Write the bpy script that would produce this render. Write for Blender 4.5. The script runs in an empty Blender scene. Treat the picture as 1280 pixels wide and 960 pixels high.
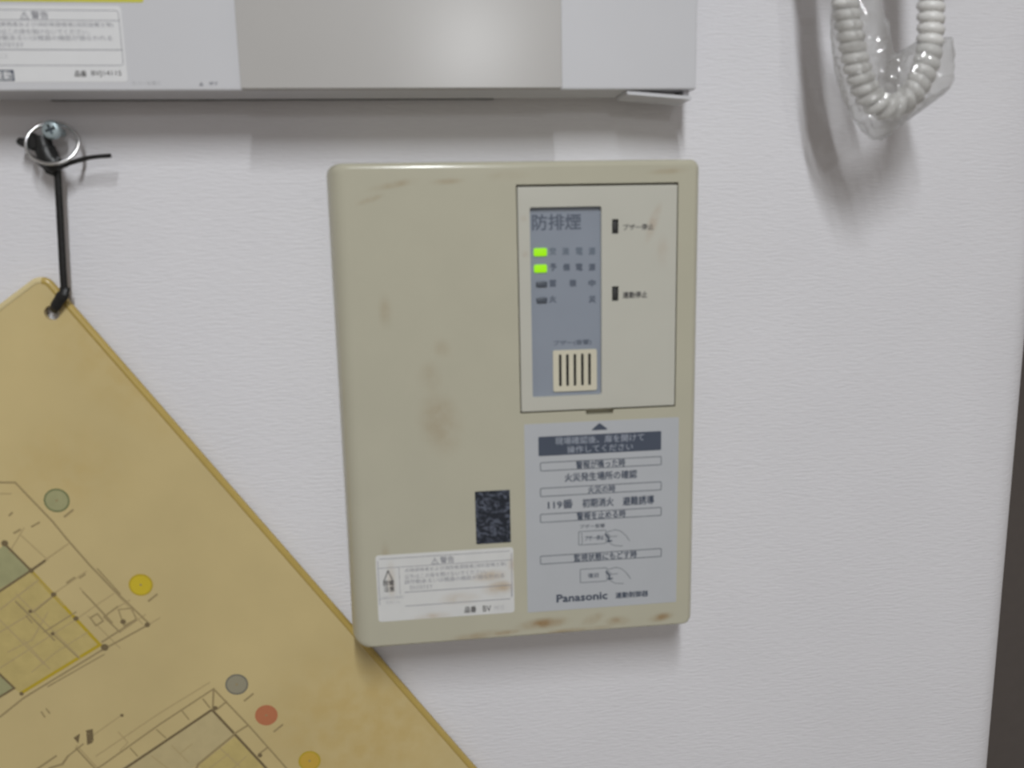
import bpy, bmesh, math, random
from mathutils import Vector, Matrix, noise
from mathutils.geometry import delaunay_2d_cdt

random.seed(4)
scene = bpy.context.scene
COL = scene.collection
PI = math.pi
Z0 = 1.5                                  # camera height; measurements below are mm, x right, y into the wall, z from here

# ------------------------------------------------------------------ camera
FPX, YAW, PITCH, ROLL, DIST = 1060.0, 0.114029511, 0.180503937, -0.021036367, 400.0
cy, sy, cp, sp = math.cos(YAW), math.sin(YAW), math.cos(PITCH), math.sin(PITCH)
_f = Vector((sy * cp, cy * cp, -sp)); _r0 = Vector((cy, -sy, 0)); _u0 = _r0.cross(_f)
_r = _r0 * math.cos(ROLL) + _u0 * math.sin(ROLL); _u = -_r0 * math.sin(ROLL) + _u0 * math.cos(ROLL)
cam = bpy.data.cameras.new('camera'); camo = bpy.data.objects.new('camera', cam); COL.objects.link(camo)
cam.sensor_width = 36; cam.sensor_fit = 'HORIZONTAL'; cam.lens = FPX * 36 / 1280; cam.clip_start = 0.01
camo.matrix_world = Matrix.Translation((0, -DIST / 1000, Z0)) @ Matrix((_r, _u, -_f)).transposed().to_4x4()
cam.dof.use_dof = True; cam.dof.focus_distance = 0.80; cam.dof.aperture_fstop = 12.5
scene.camera = camo

# ------------------------------------------------------------------ world, lamps, exposure
world = bpy.data.worlds.new('world'); scene.world = world; world.use_nodes = True
world.node_tree.nodes['Background'].inputs[0].default_value = (1.0, 0.92, 0.84, 1)
world.node_tree.nodes['Background'].inputs[1].default_value = 0.25
def lamp_area(name, x, y0, y1, z, w, power, color):
    l = bpy.data.lights.new(name, 'AREA'); l.shape = 'RECTANGLE'; l.size = w; l.size_y = abs(y1 - y0)
    l.energy = power; l.color = color
    o = bpy.data.objects.new(name, l); COL.objects.link(o); o.location = (x, (y0 + y1) / 2, Z0 + z)
    return o
lamp_area('ceiling_tube_light', 0.02, -0.60, -1.20, 0.62, 0.03, 10.8, (0.95, 0.98, 1.0))     # overhead fluorescent
lamp_area('ceiling_tube_light', 0.36, -3.8, -5.0, 0.95, 0.04, 42.0, (0.96, 0.98, 1.0))      # the next one in the grid
vs = scene.view_settings
vs.view_transform = 'Standard'; vs.look = 'None'; vs.gamma = 1.0; vs.use_curve_mapping = False; vs.exposure = 0.0
scene.display_settings.display_device = 'sRGB'

# ------------------------------------------------------------------ helpers
def PX(px, py, y):
    """point of the plane y (mm) that the photograph shows at pixel px, py -> (x, z) in mm"""
    d = _r * ((px - 640) / FPX) + _u * ((480 - py) / FPX) + _f
    t = (y + DIST) / d.y
    return (d.x * t, d.z * t)
def lin(c):
    return tuple(((v / 255) / 12.92 if v / 255 <= 0.04045 else ((v / 255 + 0.055) / 1.055) ** 2.4) for v in c)
def tag(o, label=None, cat=None, group=None, kind=None):
    if label: o['label'] = label
    if cat: o['category'] = cat
    if group: o['group'] = group
    if kind: o['kind'] = kind
    return o
ORG = {}
def thing(name, label, cat, org):
    o = bpy.data.objects.new(name, None); COL.objects.link(o)
    o.location = (org[0] / 1000, org[1] / 1000, Z0 + org[2] / 1000); o.empty_display_size = 0.02
    ORG[o.name] = org
    return tag(o, label, cat)
def obj(name, bm, mat, parent=None, org=None, label=None, smooth=35, recalc=True, flatten=False):
    if recalc: bmesh.ops.recalc_face_normals(bm, faces=bm.faces[:])
    og = ORG[parent.name] if parent else (org or (0, 0, 0))
    for v in bm.verts:
        v.co = Vector(((v.co.x - og[0]) / 1000, (v.co.y - og[1]) / 1000, (v.co.z - og[2]) / 1000))
    me = bpy.data.meshes.new(name); bm.to_mesh(me); bm.free()
    me.materials.append(mat)
    if smooth is not None:
        for p in me.polygons: p.use_smooth = True
        me.set_sharp_from_angle(angle=math.radians(smooth))
    o = bpy.data.objects.new(name, me); COL.objects.link(o)
    ORG[o.name] = og
    if smooth is not None and flatten: o.modifiers.new('weighted_normals', 'WEIGHTED_NORMAL').keep_sharp = True
    if any(w in name for w in ('lettering', 'ruling', 'plan_line', 'plan_outline', 'plan_wall', 'plan_mark', 'yellow_outline', 'disc_mark')): o['kind'] = 'stuff'
    if parent: o.parent = parent
    else: o.location = (og[0] / 1000, og[1] / 1000, Z0 + og[2] / 1000)
    if label: o['label'] = label
    return o
def BM(): return bmesh.new()
def rr(x0, x1, z0, z1, r, n=5):
    out = []
    for cx, cz, a in ((x1 - r, z0 + r, -90), (x1 - r, z1 - r, 0), (x0 + r, z1 - r, 90), (x0 + r, z0 + r, 180)):
        for k in range(n + 1):
            t = math.radians(a + 90 * k / n); out.append((cx + r * math.cos(t), cz + r * math.sin(t)))
    return out
def ring(bm, pts, y): return [bm.verts.new((p[0], y, p[1])) for p in pts]
def bridge(bm, a, b):
    n = len(a)
    for i in range(n): bm.faces.new((a[i], a[(i + 1) % n], b[(i + 1) % n], b[i]))
def loft(bm, rings):                       # rings: [(pts, y)], returns vertex rings
    vr = [ring(bm, p, y) for p, y in rings]
    for a, b in zip(vr, vr[1:]): bridge(bm, a, b)
    return vr
def cap(bm, vs_, holes=()):
    """fill a flat loop of verts, leaving the hole loops open"""
    if not holes:
        bm.faces.new(vs_); return
    es = []
    for L in [vs_] + list(holes):
        for i in range(len(L)):
            e = bm.edges.get((L[i], L[(i + 1) % len(L)])) or bm.edges.new((L[i], L[(i + 1) % len(L)])); es.append(e)
    bmesh.ops.triangle_fill(bm, use_beauty=True, use_dissolve=False, edges=es)
def slab(bm, outer, yf, yb, holes=(), bev=0.0):
    """plate with a front at yf, a back at yb, through holes"""
    hs = []
    vr = loft(bm, [(outer, yb), (outer, yf)])
    hf = [ring(bm, h, yf) for h in holes]; hb = [ring(bm, h, yb) for h in holes]
    for a, b in zip(hf, hb): bridge(bm, a, b)
    cap(bm, vr[1], hf); cap(bm, vr[0], hb)
def inset_rr(x0, x1, z0, z1, r, d, n=5): return rr(x0 + d, x1 - d, z0 + d, z1 - d, max(r - d, 0.05), n)
def soft_box(bm, x0, x1, y0, y1, z0, z1, r, e, n=4):
    """rounded box: y0 is the front; r corner radius, e edge rounding on the front"""
    rg = [(rr(x0, x1, z0, z1, r, n), y1)]
    for k in range(4):
        t = PI / 2 * k / 3; d = e * (1 - math.cos(t)); rg.append((inset_rr(x0, x1, z0, z1, r, d, n), y0 + e * (1 - math.sin(t))))
    v = loft(bm, rg); cap(bm, v[-1]); cap(bm, v[0])
def box(bm, x0, x1, y0, y1, z0, z1):
    v = [bm.verts.new((x, y, z)) for x in (x0, x1) for y in (y0, y1) for z in (z0, z1)]
    for f in ((0, 1, 3, 2), (4, 6, 7, 5), (0, 4, 5, 1), (2, 3, 7, 6), (0, 2, 6, 4), (1, 5, 7, 3)): bm.faces.new([v[i] for i in f])
def poly(bm, pts, y):
    f = bm.faces.new([bm.verts.new((p[0], y, p[1])) for p in pts]); f.normal_update()
    if f.normal.y > 0: f.normal_flip()
LC = [0]
def line(bm, a, b, w, y, ext=True):
    LC[0] = (LC[0] + 1) % 16; y -= LC[0] * .0018     # strokes lie on each other like ink, never in the same plane
    a, b = Vector(a), Vector(b); d = (b - a)
    if d.length < 1e-6: return
    d.normalize(); n = Vector((-d.y, d.x)) * w / 2
    if ext: a = a - d * w / 2; b = b + d * w / 2
    poly(bm, [a - n, b - n, b + n, a + n], y)
def pline(bm, pts, w, y, closed=False):
    for i in range(len(pts) - (0 if closed else 1)): line(bm, pts[i], pts[(i + 1) % len(pts)], w, y)
def frame(bm, x0, x1, z0, z1, r, w, y):
    a, b = ring(bm, rr(x0, x1, z0, z1, r, 3), y), ring(bm, inset_rr(x0, x1, z0, z1, r, w, 3), y)
    bridge(bm, a, b)
    for f in bm.faces:
        f.normal_update()
        if f.normal.y > 0: f.normal_flip()
def disc(bm, c, r, y, n=28, r2=0):
    if r2: 
        a = ring(bm, [(c[0] + r * math.cos(2 * PI * k / n), c[1] + r * math.sin(2 * PI * k / n)) for k in range(n)], y)
        b = ring(bm, [(c[0] + r2 * math.cos(2 * PI * k / n), c[1] + r2 * math.sin(2 * PI * k / n)) for k in range(n)], y)
        bridge(bm, a, b)
    else: poly(bm, [(c[0] + r * math.cos(2 * PI * k / n), c[1] + r * math.sin(2 * PI * k / n)) for k in range(n)], y)
def text(bm, s, x0, x1, z0, z1, y, bold=0.0, shear=0.0):
    """lettering stretched to the box x0..x1, z0..z1 on plane y"""
    cu = bpy.data.curves.new('t', 'FONT'); cu.body = s; cu.resolution_u = 2; cu.shear = shear
    o = bpy.data.objects.new('t', cu); COL.objects.link(o)
    dg = bpy.context.evaluated_depsgraph_get(); dg.update()
    me = bpy.data.meshes.new_from_object(o.evaluated_get(dg))
    bpy.data.objects.remove(o); bpy.data.curves.remove(cu)
    if len(me.vertices):
        xs = [v.co.x for v in me.vertices]; ys = [v.co.y for v in me.vertices]
        ax, bx, ay, by = min(xs), max(xs), min(ys), max(ys)
        e = bold * (z1 - z0)
        for n_, (ox, oz) in enumerate([(0, 0)] if e == 0 else [(-e, 0), (e, 0), (0, e), (0, -e)]):
            vv = [bm.verts.new((x0 + ox + (v.co.x - ax) / max(bx - ax, 1e-6) * (x1 - x0), y - n_ * .004, z0 + oz + (v.co.y - ay) / max(by - ay, 1e-6) * (z1 - z0))) for v in me.vertices]
            for p in me.polygons:
                try: bm.faces.new([vv[i] for i in p.vertices])
                except ValueError: pass
    bpy.data.meshes.remove(me)
def tube(bm, pts, rad, seg=10, flat=None, closed=False):
    """round tube through pts; rad a number or list; flat=(a,b) squashes the section along (side, up)"""
    P = [Vector(p) for p in pts]; n = len(P); rings_ = []
    side = None
    for i in range(n):
        if closed: t = P[(i + 1) % n] - P[i - 1]
        else: t = P[min(i + 1, n - 1)] - P[max(i - 1, 0)]
        t.normalize()
        if side is None:
            side = t.cross(Vector((0, 1, 0)))
            if side.length < 0.05: side = t.cross(Vector((0, 0, 1)))
        side = side - t * side.dot(t); side.normalize(); up = side.cross(t)
        r = rad[i] if isinstance(rad, (list, tuple)) else rad
        fa, fb = flat or (1, 1)
        rings_.append([bm.verts.new(P[i] + side * (math.cos(2 * PI * k / seg) * r * fa) + up * (math.sin(2 * PI * k / seg) * r * fb)) for k in range(seg)])
    for a, b in zip(rings_, rings_[1:]): bridge(bm, a, b)
    if closed: bridge(bm, rings_[-1], rings_[0])
    else:
        bm.faces.new(rings_[0]); bm.faces.new(rings_[-1])
def spline(pts, per=8):
    P = [Vector(p) for p in pts]; out = []
    for i in range(len(P) - 1):
        a, b, c, d = P[max(i - 1, 0)], P[i], P[i + 1], P[min(i + 2, len(P) - 1)]
        for k in range(per):
            t = k / per
            out.append(0.5 * ((2 * b) + (c - a) * t + (2 * a - 5 * b + 4 * c - d) * t * t + (3 * b - a - 3 * c + d) * t ** 3))
    return out + [P[-1]]

# ------------------------------------------------------------------ materials
def mat(name, rgb, rough=0.5, spec=0.4, metal=0.0, var=0.03, vscale=60, bump=0.0, bscale=(300, 300, 300), emit=None, stains=None, stain_rgb=(0.3, 0.2, 0.1), coat=0.0):
    m = bpy.data.materials.new(name); m.use_nodes = True; nt = m.node_tree; N, L = nt.nodes, nt.links
    b = N['Principled BSDF']; b.inputs['Roughness'].default_value = rough; b.inputs['Metallic'].default_value = metal
    b.inputs['Specular IOR Level'].default_value = spec; b.inputs['Coat Weight'].default_value = coat
    tc = N.new('ShaderNodeTexCoord')
    nz = N.new('ShaderNodeTexNoise'); nz.inputs['Scale'].default_value = vscale; nz.inputs['Detail'].default_value = 4; L.new(tc.outputs['Object'], nz.inputs['Vector'])
    mr = N.new('ShaderNodeMapRange'); mr.inputs['From Min'].default_value = 0.3; mr.inputs['From Max'].default_value = 0.7
    mr.inputs['To Min'].default_value = 1 - var; mr.inputs['To Max'].default_value = 1 + var; L.new(nz.outputs[0], mr.inputs['Value'])
    mx = N.new('ShaderNodeVectorMath'); mx.operation = 'SCALE'; mx.inputs[0].default_value = rgb; L.new(mr.outputs[0], mx.inputs['Scale'])
    col = mx.outputs[0]
    if stains:                              # grubby marks where the thing itself is soiled: (x, z, rx, rz, turn, strength) in metres of the thing
        prev = None
        sn = N.new('ShaderNodeTexNoise'); sn.inputs['Scale'].default_value = 130; sn.inputs['Detail'].default_value = 6; L.new(tc.outputs['Object'], sn.inputs['Vector'])
        sr = N.new('ShaderNodeMapRange'); sr.inputs['From Min'].default_value = 0.35; sr.inputs['From Max'].default_value = 0.65; sr.inputs['To Min'].default_value = 0.25; L.new(sn.outputs[0], sr.inputs['Value'])
        for (x, z, rx, rz, a, s) in stains:
            mp = N.new('ShaderNodeMapping'); mp.vector_type = 'TEXTURE'; mp.inputs['Location'].default_value = (x, 0, z); mp.inputs['Rotation'].default_value = (0, -math.radians(a), 0)
            mp.inputs['Scale'].default_value = (rx, 1.0, rz); L.new(tc.outputs['Object'], mp.inputs['Vector'])
            ln = N.new('ShaderNodeVectorMath'); ln.operation = 'LENGTH'; L.new(mp.outputs[0], ln.inputs[0])
            q = N.new('ShaderNodeMapRange'); q.interpolation_type = 'SMOOTHSTEP'; q.inputs['From Min'].default_value = 0.1; q.inputs['From Max'].default_value = 1.0
            q.inputs['To Min'].default_value = s; q.inputs['To Max'].default_value = 0.0; L.new(ln.outputs['Value'], q.inputs['Value'])
            o = q.outputs[0]
            if prev is not None:
                ad = N.new('ShaderNodeMath'); ad.operation = 'MAXIMUM'; L.new(prev, ad.inputs[0]); L.new(o, ad.inputs[1]); o = ad.outputs[0]
            prev = o
        mu = N.new('ShaderNodeMath'); mu.operation = 'MULTIPLY'; L.new(prev, mu.inputs[0]); L.new(sr.outputs[0], mu.inputs[1])
        mc = N.new('ShaderNodeMix'); mc.data_type = 'RGBA'; L.new(mu.outputs[0], mc.inputs[0]); L.new(col, mc.inputs[6]); mc.inputs[7].default_value = (*stain_rgb, 1)
        col = mc.outputs[2]
    L.new(col, b.inputs['Base Color'])
    if emit:
        b.inputs['Emission Color'].default_value = (*emit[0], 1); b.inputs['Emission Strength'].default_value = emit[1]
    if bump:
        mp = N.new('ShaderNodeMapping'); mp.inputs['Scale'].default_value = bscale; L.new(tc.outputs['Object'], mp.inputs['Vector'])
        bn = N.new('ShaderNodeTexNoise'); bn.inputs['Scale'].default_value = 1; bn.inputs['Detail'].default_value = 3; L.new(mp.outputs[0], bn.inputs['Vector'])
        bp = N.new('ShaderNodeBump'); bp.inputs['Strength'].default_value = 1; bp.inputs['Distance'].default_value = bump; L.new(bn.outputs[0], bp.inputs['Height'])
        L.new(bp.outputs[0], b.inputs['Normal'])
    return m
K = 1.0
M = {}
M['wallpaper'] = mat('wallpaper', (0.78, 0.77, 0.80), 0.7, 0.25, var=0.02, vscale=12, bump=0.00035, bscale=(160, 300, 900))
M['ceiling'] = mat('ceiling_board', (0.7, 0.7, 0.7), 0.8, 0.2)
M['floor'] = mat('floor_vinyl', (0.35, 0.33, 0.30), 0.5, 0.4)
M['door_paint'] = mat('dark_door_paint', (0.16, 0.14, 0.13), 0.5, 0.4)
M['skirting'] = mat('skirting_vinyl', (0.2, 0.18, 0.16), 0.5, 0.4)
M['panel'] = mat('aged_beige_plastic', (0.505, 0.483, 0.378), 0.17, 0.45, var=0.02, vscale=40, stain_rgb=(0.33, 0.22, 0.11), stains=[
    (-0.0260, 0.2080, .014, .0022, 10, 0.44), (-0.0360, 0.2020, .0075, .0018, 18, 0.69), (-0.0040, 0.2090, .010, .002, 3, 0.38), (0.0220, 0.2110, .012, .003, 3, 0.25),
    (-0.0100, 0.1050, .012, .019, 10, 0.41), (-0.0140, 0.1250, .007, .010, 0, 0.28), (-0.0080, 0.1380, .005, .006, 30, 0.25), (-0.0320, 0.1550, .004, .010, 0, 0.31),
    (0.0340, 0.0065, .016, .004, 4, 1.00), (0.0160, 0.0035, .012, .002, 4, 0.88), (0.0700, 0.0050, .008, .0035, 0, 0.75), (0.0580, 0.0070, .007, .0035, 20, 0.94), (0.0910, 0.0055, .008, .003, 8, 0.88), (0.0040, 0.0030, .018, .003, 5, 0.62), (0.0480, 0.0020, .03, .002, 2, 0.62),
    (-0.0360, 0.0250, .004, .010, 0, 0.69), (-0.0370, 0.0420, .003, .012, 0, 0.44), (0.1090, 0.1100, .004, .05, 0, 0.31), (0.1080, 0.1800, .004, .03, 0, 0.31), (0.0920, 0.2120, .012, .002, 3, 0.38)])
M['panel_door'] = mat('grey_beige_plastic', (0.56, 0.55, 0.485), 0.19, 0.45, var=0.012, stain_rgb=(0.42, 0.28, 0.18), stains=[(.0855, .190, .003, .011, -20, .7), (.0285, .193, .0022, .0022, 0, .4), (.029, .178, .0022, .0022, 0, .45), (.090, .178, .004, .009, 0, .2)])
M['display'] = mat('blue_grey_plate', (0.275, 0.305, 0.36), 0.55, 0.35, var=0.02)
M['display_ink'] = mat('slate_ink', (0.115, 0.135, 0.175), 0.6, 0.3)
M['display_ink_soft'] = mat('soft_slate_ink', (0.16, 0.19, 0.235), 0.6, 0.3)
M['led_on'] = mat('lit_green_lens', (0.08, 0.22, 0.01), 0.5, 0.3, emit=((0.31, 0.72, 0.0), 0.92))
M['led_off'] = mat('unlit_lens', (0.085, 0.10, 0.125), 0.3, 0.5)
M['grille'] = mat('cream_plastic', (0.66, 0.62, 0.49), 0.4, 0.4)
M['black'] = mat('black_plastic', (0.012, 0.012, 0.012), 0.5, 0.4)
M['button'] = mat('dark_button_and_gap', (0.035, 0.035, 0.035), 0.4, 0.5)
M['ink'] = mat('black_ink', (0.09, 0.085, 0.085), 0.6, 0.3)
M['sticker_grey'] = mat('silver_grey_label', (0.49, 0.505, 0.53), 0.45, 0.4, var=0.015)
M['label_ink'] = mat('navy_grey_ink', (0.075, 0.09, 0.125), 0.6, 0.3)
M['label_ink_soft'] = mat('grey_line_ink', (0.16, 0.175, 0.20), 0.6, 0.3)
M['label_white'] = mat('pale_print', (0.33, 0.36, 0.42), 0.6, 0.3)
M['box'] = mat('grey_painted_steel', (0.64, 0.64, 0.665), 0.25, 0.4, var=0.01, vscale=30)
M['box_door'] = mat('warm_grey_plate', (0.49, 0.475, 0.46), 0.22, 0.5, var=0.01, vscale=30)
M['box_under'] = mat('grey_steel_backplate', (0.42, 0.39, 0.36), 0.5, 0.4)
M['white_label'] = mat('white_label', (0.76, 0.76, 0.77), 0.45, 0.4, var=0.02, vscale=90)
M['worn_label'] = mat('worn_white_label', (0.70, 0.70, 0.69), 0.5, 0.4, var=0.03, vscale=90, stain_rgb=(0.50, 0.38, 0.24), stains=[
    (0.0140, 0.0260, .010, .005, 5, .85), (-0.0040, 0.0220, .012, .004, 0, .6), (0.0210, 0.0350, .004, .010, 0, .6), (-0.0180, 0.0140, .012, .003, 3, .55), (-0.0350, 0.0330, .003, .012, 0, .4), (0.0100, 0.0320, .012, .004, 6, .6)])
M['grey_ink'] = mat('grey_ink', (0.30, 0.30, 0.33), 0.6, 0.3)
M['faint_ink'] = mat('faint_ink', (0.42, 0.42, 0.44), 0.6, 0.3)
M['yellow_label'] = mat('yellow_label', (0.62, 0.60, 0.07), 0.5, 0.4)
M['board'] = mat('yellowed_laminate', (0.63, 0.505, 0.25), 0.30, 0.4, var=0.075, vscale=14, stain_rgb=(0.56, 0.385, 0.12), stains=[(.13, -.23, .07, .06, 0, .5), (.03, -.04, .06, .03, -50, .4), (.085, -.10, .05, .012, -50, .45), (.0, -.09, .04, .03, 0, .25)])
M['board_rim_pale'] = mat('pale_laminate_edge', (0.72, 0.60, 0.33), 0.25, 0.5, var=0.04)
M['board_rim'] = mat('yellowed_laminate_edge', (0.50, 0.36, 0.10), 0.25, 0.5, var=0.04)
M['plan_ink'] = mat('plan_ink', (0.37, 0.285, 0.14), 0.5, 0.4)
M['plan_ink_soft'] = mat('plan_ink_soft', (0.49, 0.38, 0.19), 0.5, 0.4)
M['plan_ink_dark'] = mat('plan_ink_dark', (0.20, 0.15, 0.075), 0.5, 0.4)
M['plan_green'] = mat('plan_green', (0.39, 0.38, 0.20), 0.4, 0.45, var=0.06, vscale=200)
M['plan_green_line'] = mat('plan_green_line', (0.20, 0.22, 0.10), 0.4, 0.45)
M['plan_yellow'] = mat('plan_yellow', (0.57, 0.455, 0.18), 0.4, 0.45, var=0.06, vscale=200)
M['plan_yellow_line'] = mat('plan_yellow_line', (0.52, 0.38, 0.03), 0.4, 0.45)
M['plan_pale'] = mat('plan_pale', (0.56, 0.46, 0.245), 0.4, 0.45, var=0.04, vscale=200)
M['plan_yellow_disc'] = mat('plan_yellow_disc', (0.66, 0.50, 0.03), 0.4, 0.45)
M['plan_blue'] = mat('plan_blue', (0.34, 0.31, 0.22), 0.4, 0.45)
M['plan_blue_line'] = mat('plan_blue_line', (0.20, 0.19, 0.15), 0.4, 0.45)
M['plan_red'] = mat('plan_red', (0.52, 0.19, 0.09), 0.4, 0.45)
M['plan_orange'] = mat('plan_orange', (0.62, 0.40, 0.06), 0.4, 0.45)
M['strap'] = mat('black_nylon', (0.010, 0.010, 0.010), 0.38, 0.5, bump=0.0002, bscale=(900, 900, 900))
M['steel'] = mat('bright_steel', (0.75, 0.75, 0.75), 0.18, 0.5, metal=1.0)
M['zinc'] = mat('blue_zinc_plate', (0.46, 0.55, 0.58), 0.38, 0.5, metal=0.55)
M['screw_dark'] = mat('dark_recess', (0.10, 0.12, 0.14), 0.5, 0.3)
M['cord'] = mat('off_white_vinyl', (0.76, 0.75, 0.73), 0.32, 0.5, var=0.02)
M['phone'] = mat('off_white_plastic', (0.68, 0.67, 0.64), 0.4, 0.5)

def dark_sticker_mat():
    m = bpy.data.materials.new('scuffed_navy_label'); m.use_nodes = True; nt = m.node_tree; N, L = nt.nodes, nt.links
    b = N['Principled BSDF']; b.inputs['Roughness'].default_value = 0.4
    tc = N.new('ShaderNodeTexCoord'); n1 = N.new('ShaderNodeTexNoise'); n1.inputs['Scale'].default_value = 330; n1.inputs['Detail'].default_value = 5; n1.inputs['Distortion'].default_value = 1.2
    L.new(tc.outputs['Object'], n1.inputs['Vector'])
    cr = N.new('ShaderNodeValToRGB'); cr.color_ramp.elements[0].position = 0.47; cr.color_ramp.elements[0].color = (0.014, 0.018, 0.028, 1)
    cr.color_ramp.elements[1].position = 0.75; cr.color_ramp.elements[1].color = (0.16, 0.18, 0.24, 1)
    L.new(n1.outputs[0], cr.inputs[0]); L.new(cr.outputs[0], b.inputs['Base Color'])
    return m
M['dark_sticker'] = dark_sticker_mat()
def film_mat():
    m = bpy.data.materials.new('clear_polythene'); m.use_nodes = True; nt = m.node_tree; N, L = nt.nodes, nt.links
    N.remove(N['Principled BSDF']); out = N['Material Output']
    tr = N.new('ShaderNodeBsdfTransparent'); tr.inputs[0].default_value = (0.96, 0.96, 0.955, 1)
    gl = N.new('ShaderNodeBsdfGlossy'); gl.inputs['Roughness'].default_value = 0.09
    df = N.new('ShaderNodeBsdfDiffuse'); df.inputs[0].default_value = (0.75, 0.75, 0.75, 1)
    lw = N.new('ShaderNodeLayerWeight'); lw.inputs[0].default_value = 0.22
    mu = N.new('ShaderNodeMath'); mu.operation = 'MULTIPLY_ADD'; mu.inputs[1].default_value = 0.4; mu.inputs[2].default_value = 0.09; L.new(lw.outputs['Fresnel'], mu.inputs[0])
    m1 = N.new('ShaderNodeMixShader'); m1.inputs[0].default_value = 0.17; L.new(tr.outputs[0], m1.inputs[1]); L.new(df.outputs[0], m1.inputs[2])
    m2 = N.new('ShaderNodeMixShader'); L.new(mu.outputs[0], m2.inputs[0]); L.new(m1.outputs[0], m2.inputs[1]); L.new(gl.outputs[0], m2.inputs[2])
    L.new(m2.outputs[0], out.inputs[0])
    return m
M['film'] = film_mat()

# ------------------------------------------------------------------ setting
def struct(name, bm, m, **k):
    o = obj(name, bm, m, **k); o['kind'] = 'structure'; return o
prof = [(-1500, 0)] + [(262, 0), (276, -0.25), (284, -0.6), (292, -0.6), (299, -0.2)]
RC = 17.0; XC = 320.5
for k in range(9):
    t = PI / 2 * k / 8; prof.append((XC - RC + RC * math.sin(t), RC - RC * math.cos(t)))
prof += [(XC, 60), (XC, 640)]
bm = BM()
lo = [bm.verts.new((x, y, -1500)) for x, y in prof]; hi = [bm.verts.new((x, y, 1050)) for x, y in prof]
for i in range(len(prof) - 1): bm.faces.new((lo[i], lo[i + 1], hi[i + 1], hi[i]))
bm.normal_update()
struct('wall_back', bm, M['wallpaper'], recalc=False, smooth=40)
bm = BM(); box(bm, XC - 60, 1700, 640, 700, -1500, 1050); struct('wall_right', bm, M['wallpaper'])
bm = BM(); box(bm, XC + 4, 1150, 600, 636, -1495, 560)
door = struct('door_1', bm, M['door_paint'])
bm = BM(); box(bm, -1500, 1700, -5600, 700, -1520, -1500); struct('floor', bm, M['floor'])
bm = BM(); box(bm, -1500, 1700, -5600, 700, 1050, 1070); struct('ceiling', bm, M['ceiling'])
bm = BM(); box(bm, -1500, XC - RC, -6, 0, -1500, -1440); struct('baseboard_back', bm, M['skirting'])

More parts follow.
